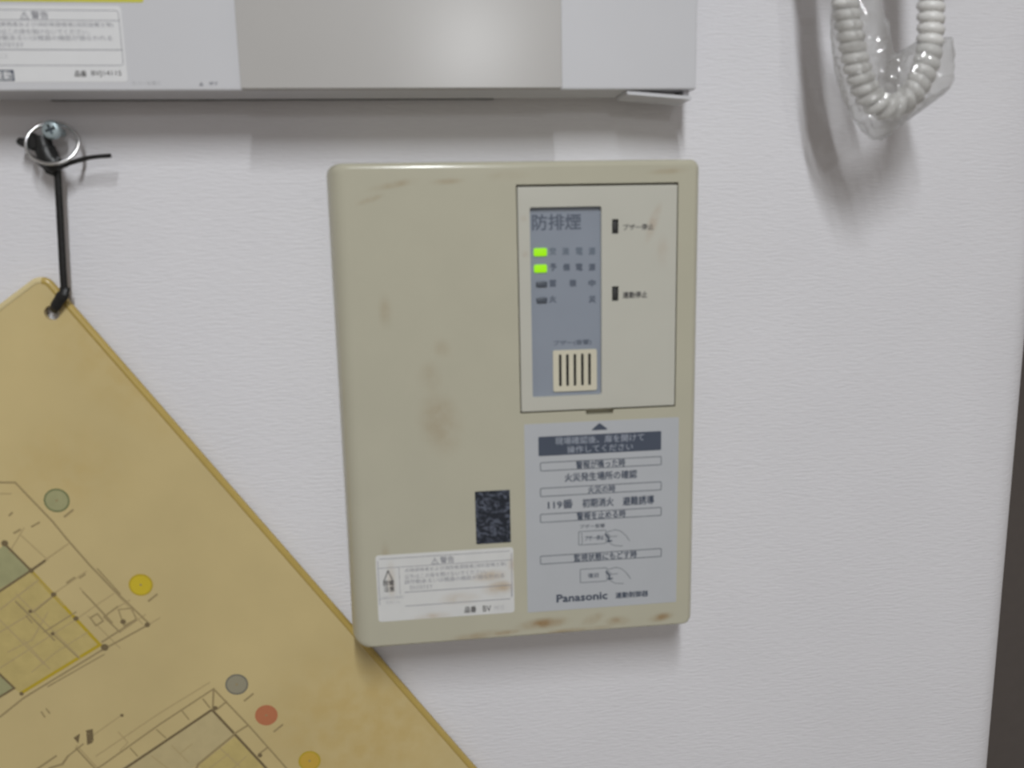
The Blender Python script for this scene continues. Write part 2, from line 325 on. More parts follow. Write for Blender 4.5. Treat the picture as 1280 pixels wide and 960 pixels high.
# ------------------------------------------------------------------ warning label (same print on both boxes)
def warning_sticker(parent, x0, x1, z0, z1, y, worn):
    w = x1 - x0; h = z1 - z0
    X = lambda t: x0 + w * t
    Z = lambda t: z1 - h * t
    bm = BM(); slab(bm, rr(x0, x1, z0, z1, 1.4, 4), y - 0.10, y)
    st = obj('warning_label', bm, M['worn_label' if worn else 'white_label'], parent, label='worn stained white warning label' if worn else 'white warning label')
    yy = y - 0.13
    bm = BM()
    xl, xr, zt, zb = X(.015), X(.985), Z(.055), Z(.785)
    lw = 0.26
    if worn:
        line(bm, (xl + 1, zt), (xr - 1, zt), lw, yy); line(bm, (xr, zt - 1), (xr, zb + 1), lw, yy); line(bm, (xl, zt - 1), (xl, Z(.74)), lw, yy)
        line(bm, (X(.20), zb), (xr - 1, zb), lw * 1.2, yy); line(bm, (xr - .45, Z(.6)), (xr - .45, zb + 1), lw * .8, yy)
    else:
        frame(bm, xl, xr, zb, zt, 1.3, lw, yy)
    line(bm, (xl, Z(.19)), (xr, Z(.19)), lw, yy)
    line(bm, (X(.20), Z(.575)), (xr, Z(.575)), lw * 1.3, yy)
    if worn: line(bm, (X(.165), Z(.2)), (X(.165), Z(.6)), lw * .8, yy)
    else: line(bm, (X(.165), Z(.2)), (X(.165), Z(.575)), lw * .8, yy); line(bm, (xl, Z(.575)), (X(.2), Z(.575)), lw, yy)
    # heading triangle
    cx = X(.425); zz = Z(.175); tri = [(cx - 1.5, zz), (cx + 1.5, zz), (cx, zz + 2.7)]
    pline(bm, tri, 0.28, yy, True); line(bm, (cx, zz + .8), (cx, zz + 1.7), .3, yy)
    obj('ruling', bm, M['grey_ink'], st)
    bm = BM()
    text(bm, '警告', X(.465), X(.565), Z(.175), Z(.075), yy, 0.015)
    rows = (('点検資格者および消防有資格者(消防設備士等)', .215, .205, .945), ('以外はこの扉を開けないでください。', .305, .205, .80),
            ('誤作動あるいは機器の機能が損なわれる', .385, .20, .93), ('恐れがあります', .475, .235, .40))
    for s, t, a, b in rows:
        text(bm, s, X(a), X(b), Z(t + .07), Z(t), yy, 0.0)
    obj('lettering', bm, M['grey_ink'], st)
    bm = BM()
    cx = X(.085); pline(bm, [(cx - 2.2, Z(.40)), (cx, Z(.235)), (cx + 2.2, Z(.40))], .45, yy)
    text(bm, '感電', X(.045), X(.125), Z(.46), Z(.38), yy, 0.02); text(bm, '注意', X(.05), X(.125), Z(.55), Z(.47), yy, 0.02)
    if worn:
        text(bm, '品番', X(.63), X(.715), Z(.955), Z(.86), yy, 0.025); text(bm, 'BV', X(.765), X(.825), Z(.955), Z(.865), yy, 0.01)
    else:
        text(bm, '品番', X(.685), X(.755), Z(.93), Z(.85), yy, 0.02); text(bm, 'BVJ14115', X(.785), X(.965), Z(.935), Z(.85), yy, 0.01)
    obj('bold_lettering', bm, M['ink'], st)
    bm = BM()
    if worn:
        text(bm, '点検時は元電源を', X(.02), X(.19), Z(.665), Z(.62), yy); text(bm, '切ること', X(.06), X(.16), Z(.735), Z(.69), yy)
        text(bm, '14115', X(.85), X(.92), Z(.94), Z(.87), yy)
    else:
        text(bm, '点検時は元電源を切ること', X(.02), X(.30), Z(.69), Z(.62), yy)
    obj('faint_lettering', bm, M['faint_ink'], st)
    if not worn:
        bm = BM(); b0, b1 = Z(.985), Z(.84); poly(bm, [(X(.02), b0), (X(.324), b0), (X(.324), b1), (X(.02), b1)], yy)
        obj('dark_band', bm, M['label_ink'], st)
        bm = BM(); text(bm, '防排煙連動', X(.035), X(.312), Z(.97), Z(.855), yy - .03, 0.02); obj('reversed_lettering', bm, M['white_label'], st)
    return st

# ------------------------------------------------------------------ control panel
YF = -33.0
PXL, PXR, PZB, PZT = -34.6, 128.2, -188.7, 28.8
cp_ = thing('smoke_control_panel', 'aged beige wall control panel with hinged door, two lit green lamps and stickers', 'control panel', (20, 0, PZB))
bm = BM()
dx0, dx1, dz0, dz1 = 45.5, 116.7, -81.0, 18.6       # opening for the door
rings = []
def pr(li, ri, ti, bi, r): return rr(PXL + li, PXR - ri, PZB + bi, PZT - ti, r, 6)
rings.append((pr(2.5, 2.5, 2.5, 2.5, 3.5), 0)); rings.append((pr(2.5, 2.5, 2.5, 2.5, 3.5), -5)); rings.append((pr(.4, .4, .4, .4, 5.0), -5.2))
rings.append((pr(0, 0, 0, 0, 5.2), -6)); rings.append((pr(.2, .2, .2, .2, 5.2), -22))
for k in range(1, 19):                     # broad soft shoulders left and right, tight rolled edge at top and bottom
    u = math.sin(PI / 2 * k / 18); yk = -22 - 11 * u; wv = max(0.0, (-yk - 30.4) / 2.6)
    c = 1 - math.sqrt(max(0, 1 - u * u)); tz = 1 - math.sqrt(max(0, 1 - wv * wv))
    rings.append((pr(.2 + 8.6 * c, .2 + 4.2 * c, .2 + .3 * u + 2.6 * tz, .2 + .2 * u + 1.6 * tz, 5.2 - 3.0 * c), yk))
v = loft(bm, rings); cap(bm, v[0])
nx0, nx1 = PX(732, 515, YF)[0], PX(767, 514, YF)[0]
hole = [(dx0, dz0), (nx0, dz0), (nx0 + .3, dz0 - 1.9), (nx1 - .3, dz0 - 1.9), (nx1, dz0), (dx1, dz0), (dx1, dz1), (dx0, dz1)]
hf = ring(bm, hole, YF); hb = ring(bm, hole, YF + 4.5); bridge(bm, hf, hb); cap(bm, v[-1], [hf]); cap(bm, hb)
cover = obj('cover', bm, M['panel'], cp_, smooth=30, flatten=True)

# door with its window
bm = BM()
wx0, wx1, wz0, wz1 = 51.2, 82.5, -73.9, 9.0
ax0, ax1, az0, az1 = 45.95, 116.35, -80.4, 17.65
rg = [(rr(ax0, ax1, az0, az1, .6, 3), YF + 4.2), (rr(ax0, ax1, az0, az1, .6, 3), YF + .4), (inset_rr(ax0, ax1, az0, az1, .6, .15, 3), YF + .05), (inset_rr(ax0, ax1, az0, az1, .6, .45, 3), YF - .1)]
v = loft(bm, rg)
bt = [(PX(765, 274, YF), PX(773, 292, YF)), (PX(765, 358, YF), PX(773, 376, YF))]
def brect(b): return [(b[0][0], b[1][1]), (b[1][0], b[1][1]), (b[1][0], b[0][1]), (b[0][0], b[0][1])]
win = rr(wx0, wx1, wz0, wz1, .9, 3)
hs = [ring(bm, win, YF - .1)] + [ring(bm, brect(b), YF - .1) for b in bt]
hk = [ring(bm, win, YF + 2.2)] + [ring(bm, brect(b), YF + 1.6) for b in bt]
for a, b in zip(hs, hk): bridge(bm, a, b)
cap(bm, v[-1], hs)
for h_ in hk[1:]: cap(bm, h_)
pd = obj('door', bm, M['panel_door'], cp_, label='small hinged door with lamp window and two slots', flatten=True)
# buttons inside their slots
for b in bt:
    bm = BM(); x0, z0 = b[0][0], b[1][1]; x1, z1 = b[1][0], b[0][1]
    box(bm, x0 + .02, x1 - .02, YF + 1.0, YF + 1.55, z0 + .02, z1 - .02)
    soft_box(bm, x0 + .55, x1 - .55, YF + .25, YF + 1.1, z0 + 1.0, z1 - 1.0, .3, .25)
    obj('button', bm, M['button'], pd, label='dark recessed push button')
bm = BM()
yy = YF - .13
def tpx(bm, s, x0, y0, x1, y1, y, bold=0.0):
    a = PX(x0, y1, y); b = PX(x1, y0, y)
    text(bm, s, a[0], b[0], a[1], b[1], y, bold)
tpx(bm, 'ブザー停止', 779, 279.5, 817, 288, yy, .02); tpx(bm, '連動停止', 778.5, 364, 809, 373, yy, .03)
obj('lettering', bm, M['ink'], pd)
# display plate
yd = YF + 2.0
bm = BM(); box(bm, wx0 + .02, wx1 - .02, yd, yd + 1.0, wz0 + .02, wz1 - .02); dp = obj('display_plate', bm, M['display'], pd, label='blue-grey display plate')
bm = BM(); tpx(bm, '防排煙', 665.5, 267, 726, 288, yd - .04, .02)
for xs, yv, s in (((691.5, 708, 724, 740), 334, '予備電源'), ((691, 716, 740), 354, '蓄積中'), ((691, 740.5), 374, '火災')):
    for xc, ch in zip(xs, s): tpx(bm, ch, xc - 4, yv - 4.3, xc + 4, yv + 4.3, yd - .04, .06)
tpx(bm, 'ブザー(音響)', 692, 424, 739, 433, yd - .04, .02)
obj('display_lettering', bm, M['display_ink'], pd)
bm = BM()
for xc, ch in zip((691, 707, 724, 740), '交流電源'): tpx(bm, ch, xc - 4, 309.5, xc + 4, 318.5, yd - .04, .06)
obj('pale_lettering', bm, M['display_ink_soft'], pd)
for (xa, ya, xb, yb, on) in ((667, 310, 683.5, 320.5, 1), (667.5, 330.5, 683.5, 341, 1), (670, 351.5, 684, 359, 0), (670.5, 371.5, 684, 379, 0)):
    a = PX(xa, yb, yd); b = PX(xb, ya, yd); bm = BM()
    soft_box(bm, a[0], b[0], yd - .7, yd + .1, a[1], b[1], .7, .4)
    obj('lamp_lens', bm, M['led_on' if on else 'led_off'], pd, label='lit green indicator lamp' if on else 'unlit dark indicator lamp')
# buzzer grille
a = PX(691.5, 489.5, yd); b = PX(745.5, 436, yd)
gx0, gx1, gz0, gz1 = a[0], b[0], a[1], b[1]
slots = []
s0, s1 = PX(718, 482, yd)[1], PX(718, 442, yd)[1]
cxs = [PX(x, 462, yd)[0] for x in (700, 709, 718.3, 727.6, 736.5)]
for c in cxs: slots.append(rr(c - .62, c + .62, s0, s1, .5, 2))
bm = BM(); slab(bm, rr(gx0, gx1, gz0, gz1, .8, 3), yd - .75, yd - .0, slots); obj('buzzer_grille', bm, M['grille'], pd, label='cream slotted buzzer grille')
bm = BM(); box(bm, gx0 + 2, gx1 - 2, yd - .12, yd - .02, gz0 + 2, gz1 - 2); obj('buzzer_recess', bm, M['black'], pd, label='black recess behind the grille slots')

# instruction label
ix0, ix1, iz0, iz1 = 47.1, 118.4, -176.0, -86.0
bm = BM(); slab(bm, rr(ix0, ix1, iz0, iz1, .5, 2), YF - .12, YF); st = obj('instruction_label', bm, M['sticker_grey'], cp_, label='silver-grey instruction label')
yy = YF - .15
P = lambda x, y: PX(x, y, yy)
bm = BM()
c = P(749.5, 533.5); poly(bm, [(c[0] - 3.4, c[1] - 1.5), (c[0] + 3.4, c[1] - 1.5), (c[0] + 3.5, c[1] - 1.0), (c[0] + .3, c[1] + 1.6), (c[0] - .3, c[1] + 1.6), (c[0] - 3.5, c[1] - 1.0)], yy)
bx0, bx1 = P(673, 558)[0], P(826.5, 550)[0]; bz1, bz0 = P(749, 542.5)[1], P(749, 566.5)[1]
poly(bm, rr(bx0, bx1, bz0, bz1, .4, 2), yy)
obj('dark_band', bm, M['label_ink'], st)
H = bz1 - bz0
bm = BM()
text(bm, '現場確認後、扉を開けて', P(694, 552)[0], P(805, 548)[0], bz0 + H * .54, bz0 + H * .93, yy - .03, .012)
text(bm, '操作してください', P(709, 560)[0], P(791, 560)[0], bz0 + H * .08, bz0 + H * .45, yy - .03, .012)
obj('reversed_lettering', bm, M['label_white'], st)
bl, bt_ = BM(), BM()
for (yc, s, xa, xb) in ((579.7, '警報が鳴った時', 720, 781.5), (611.5, '火災の時', 735, 769), (643.7, '警報を止める時', 721, 782), (695.5, '監視状態にもどす時', 717.5, 796)):
    z = P(751, yc)[1]
    frame(bl, P(675, yc)[0], P(827, yc)[0], z - 2.15, z + 2.15,   .7, .42, yy)
    text(bt_, s, P(xa, yc)[0], P(xb, yc)[0], z - 1.75, z + 1.75, yy, .025)
def tmid(bm, s, xa, xb, yc, h, bold=.026):
    z = P((xa + xb) / 2, yc)[1]; text(bm, s, P(xa, yc)[0], P(xb, yc)[0], z - h / 2, z + h / 2, yy, bold)
tmid(bt_, '火災発生場所の確認', 706, 796, 594.8, 4.0)
tmid(bt_, '119番', 685, 716, 630.5, 4.2); tmid(bt_, '初期消火', 728, 767, 628, 4.2); tmid(bt_, '避難誘導', 778.5, 817.5, 625.5, 4.2)
tmid(bl, 'ブザー音響', 725, 756, 657.6, 1.9)
def hand(bm, x, y):                        # pointing hand drawn in outline
    pts = [(x, y - 8), (x + 10, y - 11), (x + 17, y - 9), (x + 23, y - 4), (x + 28, y + 3)]
    pline(bm, [P(*p) for p in pts], .3, yy)
    pline(bm, [P(*p) for p in [(x + 3, y + 6), (x + 9, y + 9), (x + 19, y + 9.5)]], .3, yy)
    pline(bm, [P(*p) for p in [(x, y - 6), (x + 5, y - 2), (x + 12, y - 3)]], .3, yy)
hk_ = BM()
for (xa, ya, xb, yb, s, ta, tb) in ((723, 664, 758, 680, 'ブザー停止', 731, 755), (725, 711, 759, 727, '復旧', 735, 748)):
    a, b = P(xa, (ya + yb) / 2), P(xb, (ya + yb) / 2); h = (P(740, ya)[1] - P(740, yb)[1]) / 2; zc = P((xa + xb) / 2, (ya + yb) / 2)[1]
    frame(bl, a[0], b[0], zc - h - .3, zc + h + .3, .5, .32, yy)
    tmid(bt_, s, ta, tb, (ya + yb) / 2 + .3, 2.3, .02)
    hand(bl, xb + 1, (ya + yb) / 2 + 1)
    pline(hk_, [P(xb - 1, (ya + yb) / 2 - 4), P(xb + 3, (ya + yb) / 2), P(xb + 2, (ya + yb) / 2 + 5), P(xb + 6, (ya + yb) / 2 + 4)], .8, yy)
a = P(723, 664); pline(bl, [P(727, 666), P(728, 676), P(727, 681)], .3, yy)
obj('ruling', bl, M['label_ink_soft'], st)
obj('lettering', bt_, M['label_ink'], st)
tmid(hk_, 'Panasonic', 696, 759, 746.2, 3.7, .055); tmid(hk_, '連動制御器', 769.5, 810, 743.0, 3.0, .03)
obj('bold_lettering', hk_, M['label_ink'], st)

warning_sticker(cp_, -21.6, 41.0, -175.4, -143.4, YF, True)
bm = BM(); slab(bm, rr(24.1, 40.0, -141.0, -116.0, .3, 2), YF - .12, YF); obj('dark_label', bm, M['dark_sticker'], cp_, label='scuffed dark navy label')

# ------------------------------------------------------------------ light grey box above
BY = -28.5; BXR, BZB = 125.6, 57.8
gb = thing('grey_wall_box', 'light grey steel wall box with yellow and white labels above the beige panel', 'wall box', (0, 0, BZB))
BXL, BZT = -330.0, 290.0
bm = BM()
rg = [(rr(BXL, BXR, BZB, BZT, 1.0, 3), -5.0), (rr(BXL, BXR, BZB, BZT, 1.0, 3), BY + 1.2), (inset_rr(BXL, BXR, BZB, BZT, 1.0, .35, 3), BY + .35), (inset_rr(BXL, BXR, BZB, BZT, 1.0, 1.2, 3), BY)]
v = loft(bm, rg); cap(bm, v[0]); cap(bm, v[-1]); obj('cover', bm, M['box'], gb, flatten=True)
bm = BM(); mx0, mx1 = PX(297, 60, BY - 4)[0], PX(702.5, 60, BY - 4)[0]
soft_box(bm, mx0, mx1, BY - 4.0, BY + .3, BZB + .1, BZT - 6, .6, .4); obj('middle_plate', bm, M['box_door'], gb, flatten=True, label='warmer grey plate across the middle of the box')
bm = BM(); box(bm, BXL + 4, BXR - 5, -5.0, 0, BZB + 1.6, BZT - 4); obj('backplate', bm, M['box_under'], gb)
bm = BM(); box(bm, -150, 40, -1.6, 0, BZB + .2, BZB + 1.55); obj('gap_shade_strip', bm, M['button'], gb, label='dark strip standing in for the shaded gap along the wall')  # solid dark strip stands in for the shade of the gap behind the box
# bent lug under the right end
bm = BM()
la, lb = PX(783, 118, BY + 1.5), PX(866, 122, BY + 1.5)
q = [(la[0], BZB - .25), (lb[0] - .6, BZB - 2.6), (lb[0] - .6, BZB - 4.0), (la[0] + .5, BZB - 1.7)]
f0 = ring(bm, q, BY + 1.4); f1 = ring(bm, q, -8); bridge(bm, f0, f1); cap(bm, f0); cap(bm, f1)
box(bm, lb[0] - 3.5, lb[0] - 1.0, BY + 4, -10, BZB - 2.8, BZB + .05)
obj('lug', bm, M['box'], gb, label='bent lug under the right end')
warning_sticker(gb, -173.0, -109.7, 61.2, 89.8, BY, False)
bm = BM(); slab(bm, rr(-190.0, -100.8, 91.2, 130.0, 1.0, 3), BY - .12, BY); obj('yellow_label', bm, M['yellow_label'], gb, label='bright yellow label')
bm = BM(); yy = BY - .04
tpx(bm, 'カバーを開く', 165, 101.5, 200, 106.5, yy)
obj('faint_lettering', bm, M['faint_ink'], gb)
bm = BM(); 
tpx(bm, '▲', 248.5, 102, 254.5, 107.5, yy); tpx(bm, '押す', 261.5, 102, 272.5, 107, yy, .02)
obj('lettering', bm, M['grey_ink'], gb)

# ------------------------------------------------------------------ yellowed plan board hung by its corner
YB = -5.0
U = Vector((.5754, -.8179)); V = Vector((-.8179, -.5754)); C0 = Vector((-160.4, -14.0)); BL, BW = 420.0, 297.0
def bq(u, v): p = C0 + U * u + V * v; return (p.x, p.y)
def board_outline(d, r):
    out = []
    for cu_, cv_, a in ((d + r, d + r, 180), (d + r, BW - d - r, 90), (BL - d - r, BW - d - r, 0), (BL - d - r, d + r, 270)):
        seq = [a + 90 * k / 6 for k in range(7)]
        if a == 180: seq = [270 - 90 * k / 6 for k in range(7)]
        elif a == 90: seq = [180 - 90 * k / 6 for k in range(7)]
        elif a == 0: seq = [90 - 90 * k / 6 for k in range(7)]
        else: seq = [360 - 90 * k / 6 for k in range(7)]
        for t in seq: out.append(bq(cu_ + r * math.cos(math.radians(t)), cv_ + r * math.sin(math.radians(t))))
    return out
pb = thing('plan_board', 'yellowed laminated floor plan board hanging by its corner at lower left', 'plan board', (C0.x, -3.5, C0.y))
hc = PX(65, 391, YB); hr = 3.3
hcirc = [(hc[0] + hr * math.cos(2 * PI * k / 20), hc[1] + hr * math.sin(2 * PI * k / 20)) for k in range(20)]
bm = BM(); slab(bm, board_outline(2.5, 4.1), YB, -2.4, [hcirc]); obj('sheet', bm, M['board'], pb)
bm = BM()                                  # moulded edge of the laminate
o1, o2, o3 = board_outline(0, 6), board_outline(.7, 5.4), board_outline(2.3, 4.2)
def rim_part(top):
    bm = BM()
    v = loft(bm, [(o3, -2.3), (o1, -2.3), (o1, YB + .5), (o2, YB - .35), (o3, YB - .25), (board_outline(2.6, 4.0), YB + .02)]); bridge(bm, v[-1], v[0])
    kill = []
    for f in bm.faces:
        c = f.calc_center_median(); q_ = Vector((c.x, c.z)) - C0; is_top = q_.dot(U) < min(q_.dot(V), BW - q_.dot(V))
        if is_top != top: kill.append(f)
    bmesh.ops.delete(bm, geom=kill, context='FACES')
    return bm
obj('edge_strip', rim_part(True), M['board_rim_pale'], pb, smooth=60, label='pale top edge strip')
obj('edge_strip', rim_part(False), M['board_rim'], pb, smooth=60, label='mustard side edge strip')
L1, L2, L3, L4, L5 = YB - .03, YB - .06, YB - .09, YB - .12, YB - .15
def Q(x, y): return PX(x, y, YB)
def patch(name, m, polys, y, label=None):
    bm = BM()
    for pg in polys: poly(bm, [Q(*p) for p in pg], y)
    return obj(name, bm, M[m], pb, label=label)
def strokes(name, m, lines, y, label=None):
    bm = BM()
    for w, pts in lines: pline(bm, [Q(*p) for p in pts], w * .377, y)
    return obj(name, bm, M[m], pb, label=label)
patch('green_room', 'plan_green', [[(6, 680), (39, 713), (-20, 748), (-40, 722)]], L1, 'green tinted room of the plan')
patch('green_room', 'plan_green', [[(-8, 838), (17, 860), (-30, 890)]], L1 - .012, 'small green tinted corner of the plan')
patch('yellow_room', 'plan_yellow', [[(40, 714), (126, 807), (27, 867), (-30, 830), (-40, 765)]], L1, 'yellow tinted rooms of the plan')
patch('yellow_room', 'plan_yellow', [[(295, 920), (345, 975), (300, 1000), (248, 957)]], L1, 'yellow tinted room of the lower plan')
patch('pale_room', 'plan_pale', [[(264, 889), (293, 919), (248, 955), (190, 990), (120, 980)]], L1, 'pale room of the lower plan')
strokes('yellow_outline', 'plan_yellow_line', [(4, [(41, 716), (125, 806), (27, 866)])], L2)
strokes('plan_line', 'plan_ink_soft', [
    (1.6, [(48, 725), (0, 762)]), (1.5, [(67, 744), (30, 772), (0, 790)]), (1.3, [(95, 774), (50, 803), (0, 835)]), (1.3, [(20, 742), (100, 822)]),
    (1.5, [(0, 775), (55, 830)]), (1.3, [(60, 765), (40, 800), (10, 815)]), (1.2, [(110, 790), (70, 815), (40, 840)]), (1.3, [(30, 800), (62, 836)]),
    (1.5, [(85, 680), (56, 700)]), (1.3, [(67, 742), (108, 714)]), (1.6, [(100, 735), (147, 788)]), (1.2, [(94, 775), (118, 758), (142, 742)]),
    (1.2, [(12, 690), (30, 660)]), (1.2, [(40, 716), (80, 757)]), (1.3, [(25, 668), (60, 700)]),
    (1.3, [(110, 770), (150, 810)]), (1.5, [(136, 766), (162, 750)]), (1.4, [(150, 790), (182, 768)]),
    (1.3, [(0, 617), (14, 617)]), (1.3, [(125, 720), (160, 758), (178, 780)]), (1.2, [(187, 780), (200, 772)]),
    (1.3, [(262, 853), (200, 891), (120, 945)]), (1.4, [(96, 932), (124, 962)]), (1.3, [(153, 893), (115, 920)]), (1.3, [(148, 915), (160, 928), (150, 938)]),
    (1.2, [(240, 930), (225, 942)]), (1.2, [(215, 932), (235, 952)]), (1.2, [(286, 942), (262, 960)]), (1.3, [(308, 945), (292, 960)]), (1.3, [(275, 935), (300, 958)]), (1.2, [(190, 945), (212, 962)]),
], L3)
strokes('plan_outline', 'plan_ink', [
    (2.2, [(-10, 603), (19, 603), (66, 652), (84, 674), (112, 706), (140, 735), (187, 780), (125, 814), (30, 872), (0, 896)]), (1.6, [(122, 711), (150, 742)]),
    (2.2, [(170, 775), (128, 802)]), (1.5, [(130, 818), (60, 858)]), (1.8, [(147, 758), (130, 771), (150, 790)]), (1.5, [(148, 762), (165, 760), (170, 774), (155, 782), (148, 762)]),
    (1.8, [(113, 772), (122, 767), (129, 776), (120, 782), (113, 772)]), (2.0, [(104, 740), (128, 765), (140, 778)]),
    (2.0, [(267, 861), (200, 905), (130, 955), (110, 968)]), (2.2, [(267, 861), (312, 908), (365, 968)]), (2.4, [(267, 861), (266, 886)]),
    (2.0, [(254, 874), (262, 884)]), (2.2, [(283, 877), (272, 886)]), (1.6, [(228, 889), (236, 899)]), (1.6, [(196, 912), (207, 922)]), (1.6, [(163, 935), (172, 945)]),
    (2.4, [(309, 907), (293, 917)]), (2.2, [(335, 934), (324, 942)]), (2.6, [(85, 945), (78, 955), (62, 960)]), (2.4, [(70, 945), (45, 962)]), (2.0, [(95, 935), (120, 962)]), (1.8, [(104, 930), (85, 945)]),
    (3.0, [(293, 918), (248, 955), (245, 962)]), (1.7, [(33, 770), (40, 778)]), (2, [(20, 752), (68, 800)]),
    (1.8, [(52, 890), (56, 896)]), (1.8, [(58, 886), (62, 891)]), (2, [(40, 658), (49, 653)]), (2.2, [(12, 644), (15, 641)]), (2.4, [(18, 666), (25, 662)]), (2.2, [(84, 728), (93, 722)]), (2.0, [(100, 722), (106, 718)]),
    (1.6, [(42, 765), (70, 742)]), (1.6, [(55, 790), (95, 765)]), (1.6, [(66, 792), (98, 822)]),
], L4)
strokes('plan_wall', 'plan_ink_dark', [(3.2, [(265, 887), (200, 931), (120, 985)]), (3.4, [(265, 887), (293, 917), (340, 968)]), (2.6, [(6, 680), (39, 713), (-20, 752)]), (3, [(39, 713), (56, 701)]),
                                       (2.6, [(-5, 838), (18, 860), (-10, 877)])], L4)
bm = BM()
for c, r in (((6, 679), 4), ((39, 713), 3.2), ((67, 743), 3.2), ((95, 773), 3.2), ((131, 809), 4.6), ((38, 764), 2.4), ((66, 792), 2.4), ((154, 777), 3.4), ((184, 781), 3.2), ((27, 867), 2.6), ((325, 944), 3), ((269, 885), 3.2), ((152.5, 894), 2.2)):
    disc(bm, Q(*c), r * .377, L5, 12)
for n_, pg in enumerate(([(92, 922), (100, 917), (98, 929)], [(107, 913), (116, 911), (114, 920)], [(108, 913), (116, 928), (109, 931)], [(109, 920), (116, 911), (117, 927)])): poly(bm, [Q(*p) for p in pg], L5 - .004 * n_)
obj('plan_mark', bm, M['plan_ink_dark'], pb, label='north arrow and column marks')
for (cx, cy_, m1, m2, r) in ((71, 625.5, 'plan_green', 'plan_green_line', 15), (176, 731, 'plan_yellow_disc', 'plan_yellow_line', 14.5), (296, 855.5, 'plan_blue', 'plan_blue_line', 14.5), (333, 894, 'plan_red', 'plan_red', 14.5), (387, 951, 'plan_orange', 'plan_yellow_line', 14.5)):
    c = Q(cx, cy_); bm = BM(); slab(bm, [(c[0] + r * .377 * math.cos(2 * PI * k / 28), c[1] + r * .377 * math.sin(2 * PI * k / 28)) for k in range(28)], YB - .06, YB - .01)
    ds = obj('plan_disc', bm, M[m1], pb, label={'plan_green': 'green', 'plan_yellow_disc': 'yellow', 'plan_blue': 'blue-grey', 'plan_red': 'red', 'plan_orange': 'orange-yellow'}[m1] + ' legend disc on the plan')
    bm = BM(); disc(bm, c, r * .377, L3, 28, r * .377 - .8); obj('disc_ring', bm, M[m2], ds)
    bm = BM(); line(bm, Q(cx + 10, cy_ + 20), Q(cx + 20, cy_ + 12), .9, L3); disc(bm, c, .55, L3, 8); obj('disc_mark', bm, M['plan_ink'], ds)

# ------------------------------------------------------------------ screw, key ring, strap
sc = PX(63, 162, -12)
bm = BM()
def circ(c, r, n=24): return [(c[0] + r * math.cos(2 * PI * k / n), c[1] + r * math.sin(2 * PI * k / n)) for k in range(n)]
a_, b_ = 2.1, .55
cross = [(b_, b_), (a_, b_), (a_, -b_), (b_, -b_), (b_, -a_), (-b_, -a_), (-b_, -b_), (-a_, -b_), (-a_, b_), (-b_, b_), (-b_, a_), (b_, a_)]
rot = math.radians(20)
cross = [(sc[0] + x * math.cos(rot) - z * math.sin(rot), sc[1] + x * math.sin(rot) + z * math.cos(rot)) for x, z in cross]
v = loft(bm, [(circ(sc, 1.7), 0.0), (circ(sc, 1.7), -9.6), (circ(sc, 3.9), -10.2), (circ(sc, 4.0), -10.8), (circ(sc, 3.5), -12.0), (circ(sc, 2.7), -12.5)])
hf = ring(bm, cross, -12.5); hb = ring(bm, cross, -11.0); bridge(bm, hf, hb); cap(bm, v[-1], [hf]); cap(bm, v[0])
scr = obj('wall_screw', bm, M['zinc'], org=(sc[0], 0, sc[1]))
tag(scr, 'zinc cross-head screw in the wall holding the key ring', 'screw')
bm = BM(); poly(bm, cross, -11.05); o = obj('cross_recess', bm, M['screw_dark'], scr, label='dark cross recess')

rcx, rcz = PX(69.5, 180, -8); RR = 10.1
bm = BM()
pts = []
for k in range(48):
    t = 2 * PI * k / 48; pts.append((rcx + RR * math.cos(t), -11.2 + 3.6 * math.sin(t) + 1.2 * math.cos(t), rcz + .86 * RR * math.sin(t)))
tube(bm, pts, .75, 8, closed=True)
kr = obj('key_ring', bm, M['steel'], org=(rcx, -8, rcz - 8), smooth=60); tag(kr, 'bright steel split ring hanging on the wall screw', 'key ring')

def R3(x, y, dep): p = PX(x, y, dep); return (p[0], dep, p[1])
strap = thing('nylon_strap', 'black nylon strap tying the yellow board to the steel ring', 'strap', R3(72, 215, -9))
bm = BM()
tube(bm, spline([R3(71, 205, -9), R3(73, 235, -8.5), R3(76, 290, -8), R3(79, 345, -8), R3(80.5, 366, -7.6)], 6), 1.55, 10, (1, .55))
obj('band', bm, M['strap'], strap, smooth=60)
bm = BM()
tube(bm, spline([R3(81, 360, -7.2), R3(79.5, 367, -8.4), R3(74, 375, -8.2), R3(68, 385, -7.0), (hc[0] + .4, -4.2, hc[1] + .9)], 6), [2.2] * 6 + [2.6] * 6 + [2.4] * 6 + [2.0] * 7, 10, (1, .5))
obj('lower_loop', bm, M['strap'], strap, smooth=60)
bm = BM()                                  # bunched knot under the ring
tube(bm, spline([R3(50, 170, -9.5), R3(54, 186, -10.2), R3(60, 199, -11), R3(70, 206, -11), R3(76, 200, -9.5)], 6), [3.0] * 6 + [3.6] * 6 + [3.6] * 6 + [2.6] * 7, 10, (1, .55))
tube(bm, spline([R3(57, 172, -6.5), R3(60, 185, -7.0), R3(66, 198, -8.5), R3(72, 212, -9)], 6), [2.4] * 6 + [3.0] * 6 + [2.8] * 7, 10, (1, .6))
tube(bm, spline([R3(34, 192, -8.8), R3(48, 200, -9.5), R3(60, 210, -10), R3(70, 214, -9.5)], 6), [.7] * 6 + [1.6] * 6 + [2.4] * 7, 10, (1, .6))
obj('knot', bm, M['strap'], strap, smooth=60)
bm = BM()
tube(bm, spline([R3(70, 208, -10.5), R3(86, 204, -10.8), R3(112, 197, -11.5), R3(139, 194.5, -12)], 6), [1.4] * 6 + [1.0] * 6 + [.9] * 7, 10, (1, .6))
obj('tail', bm, M['strap'], strap, smooth=60)
bm = BM()
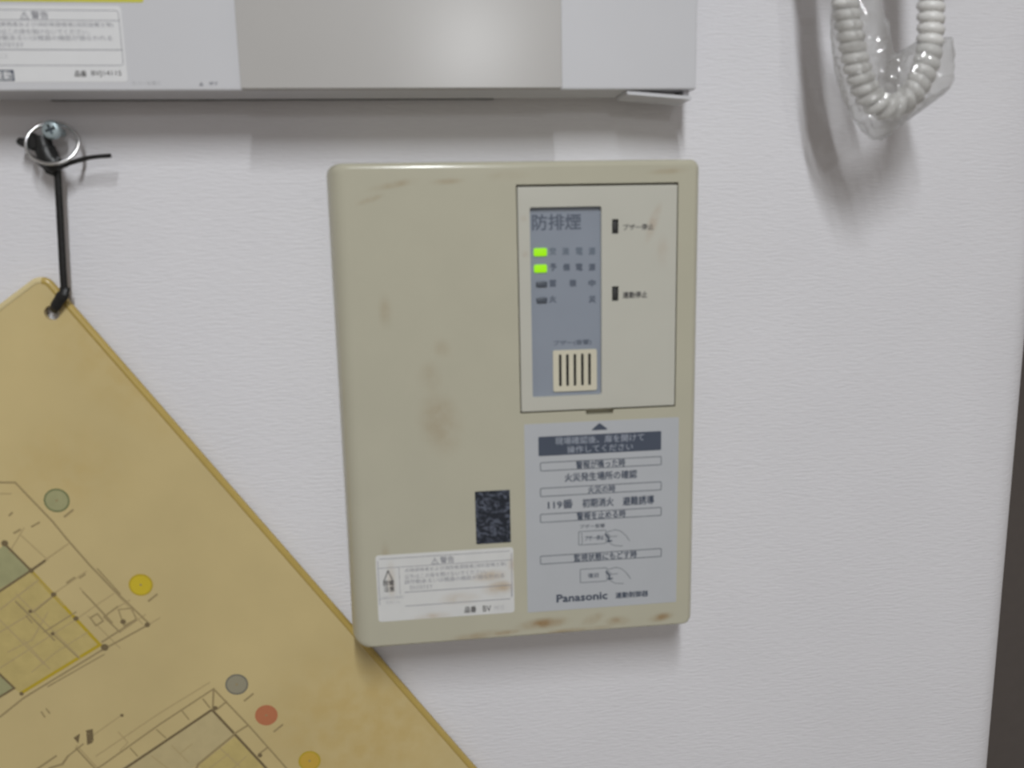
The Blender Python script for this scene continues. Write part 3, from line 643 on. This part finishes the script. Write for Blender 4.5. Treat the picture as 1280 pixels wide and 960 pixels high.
hd = [R3(x, y, -9)[0::2] for x, y in ((21.5, 176), (25, 172), (36, 173), (43, 166), (47, 170), (50, 186), (42, 189), (27, 183), (22.5, 180))]
cxm = sum(p[0] for p in hd) / len(hd); czm = sum(p[1] for p in hd) / len(hd)
sm = [(cxm + (p[0] - cxm) * .84, czm + (p[1] - czm) * .84) for p in hd]
v = loft(bm, [(sm, -6.5), (hd, -7.2), (hd, -10.2), (sm, -11.2)]); cap(bm, v[0]); cap(bm, v[-1])
obj('buckle', bm, M['strap'], strap)

# ------------------------------------------------------------------ coiled cord, clear bag, telephone
YC = -45.0
cpts = [(1050, -190), (1051, -80), (1056, 0), (1060.5, 30), (1066, 60), (1073, 90), (1084, 115), (1098, 131), (1114, 134), (1131, 126), (1145, 109), (1156, 86), (1162, 60), (1163.5, 30), (1163.5, 0), (1163, -80), (1162, -190)]
path = [Vector((*PX(x, y, YC),)) for x, y in cpts]
path = [Vector((p.x, YC, p.y)) for p in path]
sp_ = spline(path, 40)
acc = [0.0]
for a, b in zip(sp_, sp_[1:]): acc.append(acc[-1] + (b - a).length)
tot = acc[-1]; pitch = 4.4; turns = tot / pitch; per = 14; n = int(turns * per); hel = []; j = 0
for i in range(n + 1):
    s = tot * i / n
    while j < len(acc) - 2 and acc[j + 1] < s: j += 1
    t = (s - acc[j]) / max(acc[j + 1] - acc[j], 1e-6); c = sp_[j].lerp(sp_[j + 1], t); tg = (sp_[j + 1] - sp_[j]).normalized()
    nx = Vector((0, 1, 0)); nb = tg.cross(nx).normalized(); ph = 2 * PI * i / per
    rc = 3.4 + .15 * noise.noise(Vector((s * .03, 3, 1)))
    hel.append(c + nx * (math.cos(ph) * rc) + nb * (-math.sin(ph) * rc))
bm = BM(); tube(bm, hel, 2.35, 8)
zt = hel[0].z; 
cord = obj('coiled_cord', bm, M['cord'], org=(200, YC, min(p.z for p in hel)), smooth=80)
tag(cord, 'off-white coiled telephone cord looping down inside a clear bag', 'cord')
# telephone above the frame that the cord hangs from
tp = thing('wall_telephone', 'off-white wall telephone above the frame, carrying the coiled cord', 'telephone', (200, 0, zt - 1))
bm = BM(); soft_box(bm, 150, 245, -58, 0, zt - 1, zt + 190, 8, 5); obj('body', bm, M['phone'], tp)
bm = BM(); tube(bm, spline([(181, -66, zt + 4), (181, -76, zt + 30), (181, -82, zt + 95), (181, -76, zt + 160), (181, -66, zt + 186)], 6), [17] * 5 + [13] * 15 + [17] * 5, 14, (1, .55)); obj('handset', bm, M['phone'], tp)

# clear polythene bag pulled over the loop
outl = [(1046, -40), (1096, -40), (1101, 0), (1109, 30), (1114, 52), (1118, 66), (1128, 62), (1145, 52), (1168, 48), (1190, 46), (1191.5, 75), (1192, 103), (1186, 112), (1179, 119), (1158, 134), (1136, 150), (1124, 158), (1112, 170), (1102, 176), (1090, 175), (1078, 165), (1067, 150), (1054, 125), (1046, 100), (1040, 60), (1038, 20), (1040, 0)]
op = [Vector(PX(x, y, YC)) for x, y in outl]
def inside(p):
    c = False; m_ = len(op)
    for i in range(m_):
        a, b = op[i], op[(i + 1) % m_]
        if (a.y > p.y) != (b.y > p.y) and p.x < (b.x - a.x) * (p.y - a.y) / (b.y - a.y) + a.x: c = not c
    return c
def bdist(p):
    best = 1e9; m_ = len(op)
    for i in range(m_):
        a, b = op[i], op[(i + 1) % m_]; d = b - a; t = max(0, min(1, (p - a).dot(d) / d.length_squared)); best = min(best, (p - a - d * t).length)
    return best
bpts = []
for i in range(len(op)):
    a, b = op[i], op[(i + 1) % len(op)]; k = max(1, int((b - a).length / 2.0))
    for q_ in range(k): bpts.append(a.lerp(b, q_ / k))
nb_ = len(bpts); pts2 = list(bpts)
x0 = min(p.x for p in op); x1 = max(p.x for p in op); z0 = min(p.y for p in op); z1 = max(p.y for p in op)
gx = x0
while gx < x1:
    gz = z0
    while gz < z1:
        p = Vector((gx + random.uniform(-.4, .4), gz + random.uniform(-.4, .4)))
        if inside(p) and bdist(p) > 1.0: pts2.append(p)
        gz += 1.2
    gx += 1.2
vv, ee, ff, *_ = delaunay_2d_cdt(pts2, [(i, (i + 1) % nb_) for i in range(nb_)], [], 2, 1e-5)
vv = [Vector(p) for p in vv]; dd = [bdist(p) for p in vv]
ff = [f for f in ff if inside(sum((vv[i] for i in f), Vector((0, 0))) / len(f))]
def seg_d(p, a, b):
    d = b - a; t = max(0, min(1, (p - a).dot(d) / d.length_squared)); return (p - a - d * t).length
folds = [(Vector(PX(*a, YC)), Vector(PX(*b, YC)), w_, h_) for a, b, w_, h_ in (((1095, 35), (1086, 98), 1.7, 4.0), ((1062, 10), (1066, 45), 1.3, 2.5), ((1098, 100), (1110, 98), 1.2, 2.5),
    ((1062, 150), (1074, 172), 1.3, 3.0), ((1112, 150), (1108, 166), 1.2, 3.0), ((1130, 118), (1146, 128), 1.3, 2.5), ((1182, 108), (1136, 146), 1.0, 2.0), ((1128, 66), (1118, 112), 1.2, 2.5))]
facets = ((PX(1089, 78, YC), 2.2, 6.5), (PX(1073, 160, YC), 2.0, 4.0), (PX(1062, 12, YC), 1.6, 4.0), (PX(1101, 100, YC), 2.0, 1.5))
bm = BM()
for side in (-1, 1):
    ring_ = []
    for p, d in zip(vv, dd):
        h = 1 - math.exp(-d / 3.2)
        cr = noise.noise(Vector((p.x * .11 + p.y * .05, p.y * .06 - p.x * .05, 7 + side))) * 3.0 + abs(noise.noise(Vector((p.x * .30 + p.y * .10, p.y * .13 - p.x * .05, 2 + side)))) * 3.4 - abs(noise.noise(Vector((p.x * .55, p.y * .22, 5 + side)))) * 1.6
        if side < 0: cr += sum(a_ * math.exp(-(seg_d(p, f0, f1) / w_) ** 2) for f0, f1, w_, a_ in folds)
        if side < 0:                       # taut facets that tilt up to the tube
            for fc, sx, sz in facets:
                dx, dz = p.x - fc[0], p.y - fc[1]; g = math.exp(-(dx / sx) ** 4 - (dz / sz) ** 4)
                cr = cr * (1 - g) + g * ((9.6 + .376 * dx - .227 * dz) / max(h, .2) - 7.6)
        ring_.append(bm.verts.new((p.x, YC + side * h * (7.6 + cr), p.y)))
    for f in ff:
        try: bm.faces.new([ring_[i] for i in f])
        except ValueError: pass
bmesh.ops.remove_doubles(bm, verts=bm.verts[:], dist=.02)
bag = obj('clear_bag', bm, M['film'], org=(200, YC, z0), smooth=50); tag(bag, 'clear crinkled plastic bag wrapped round the coiled cord', 'plastic bag')
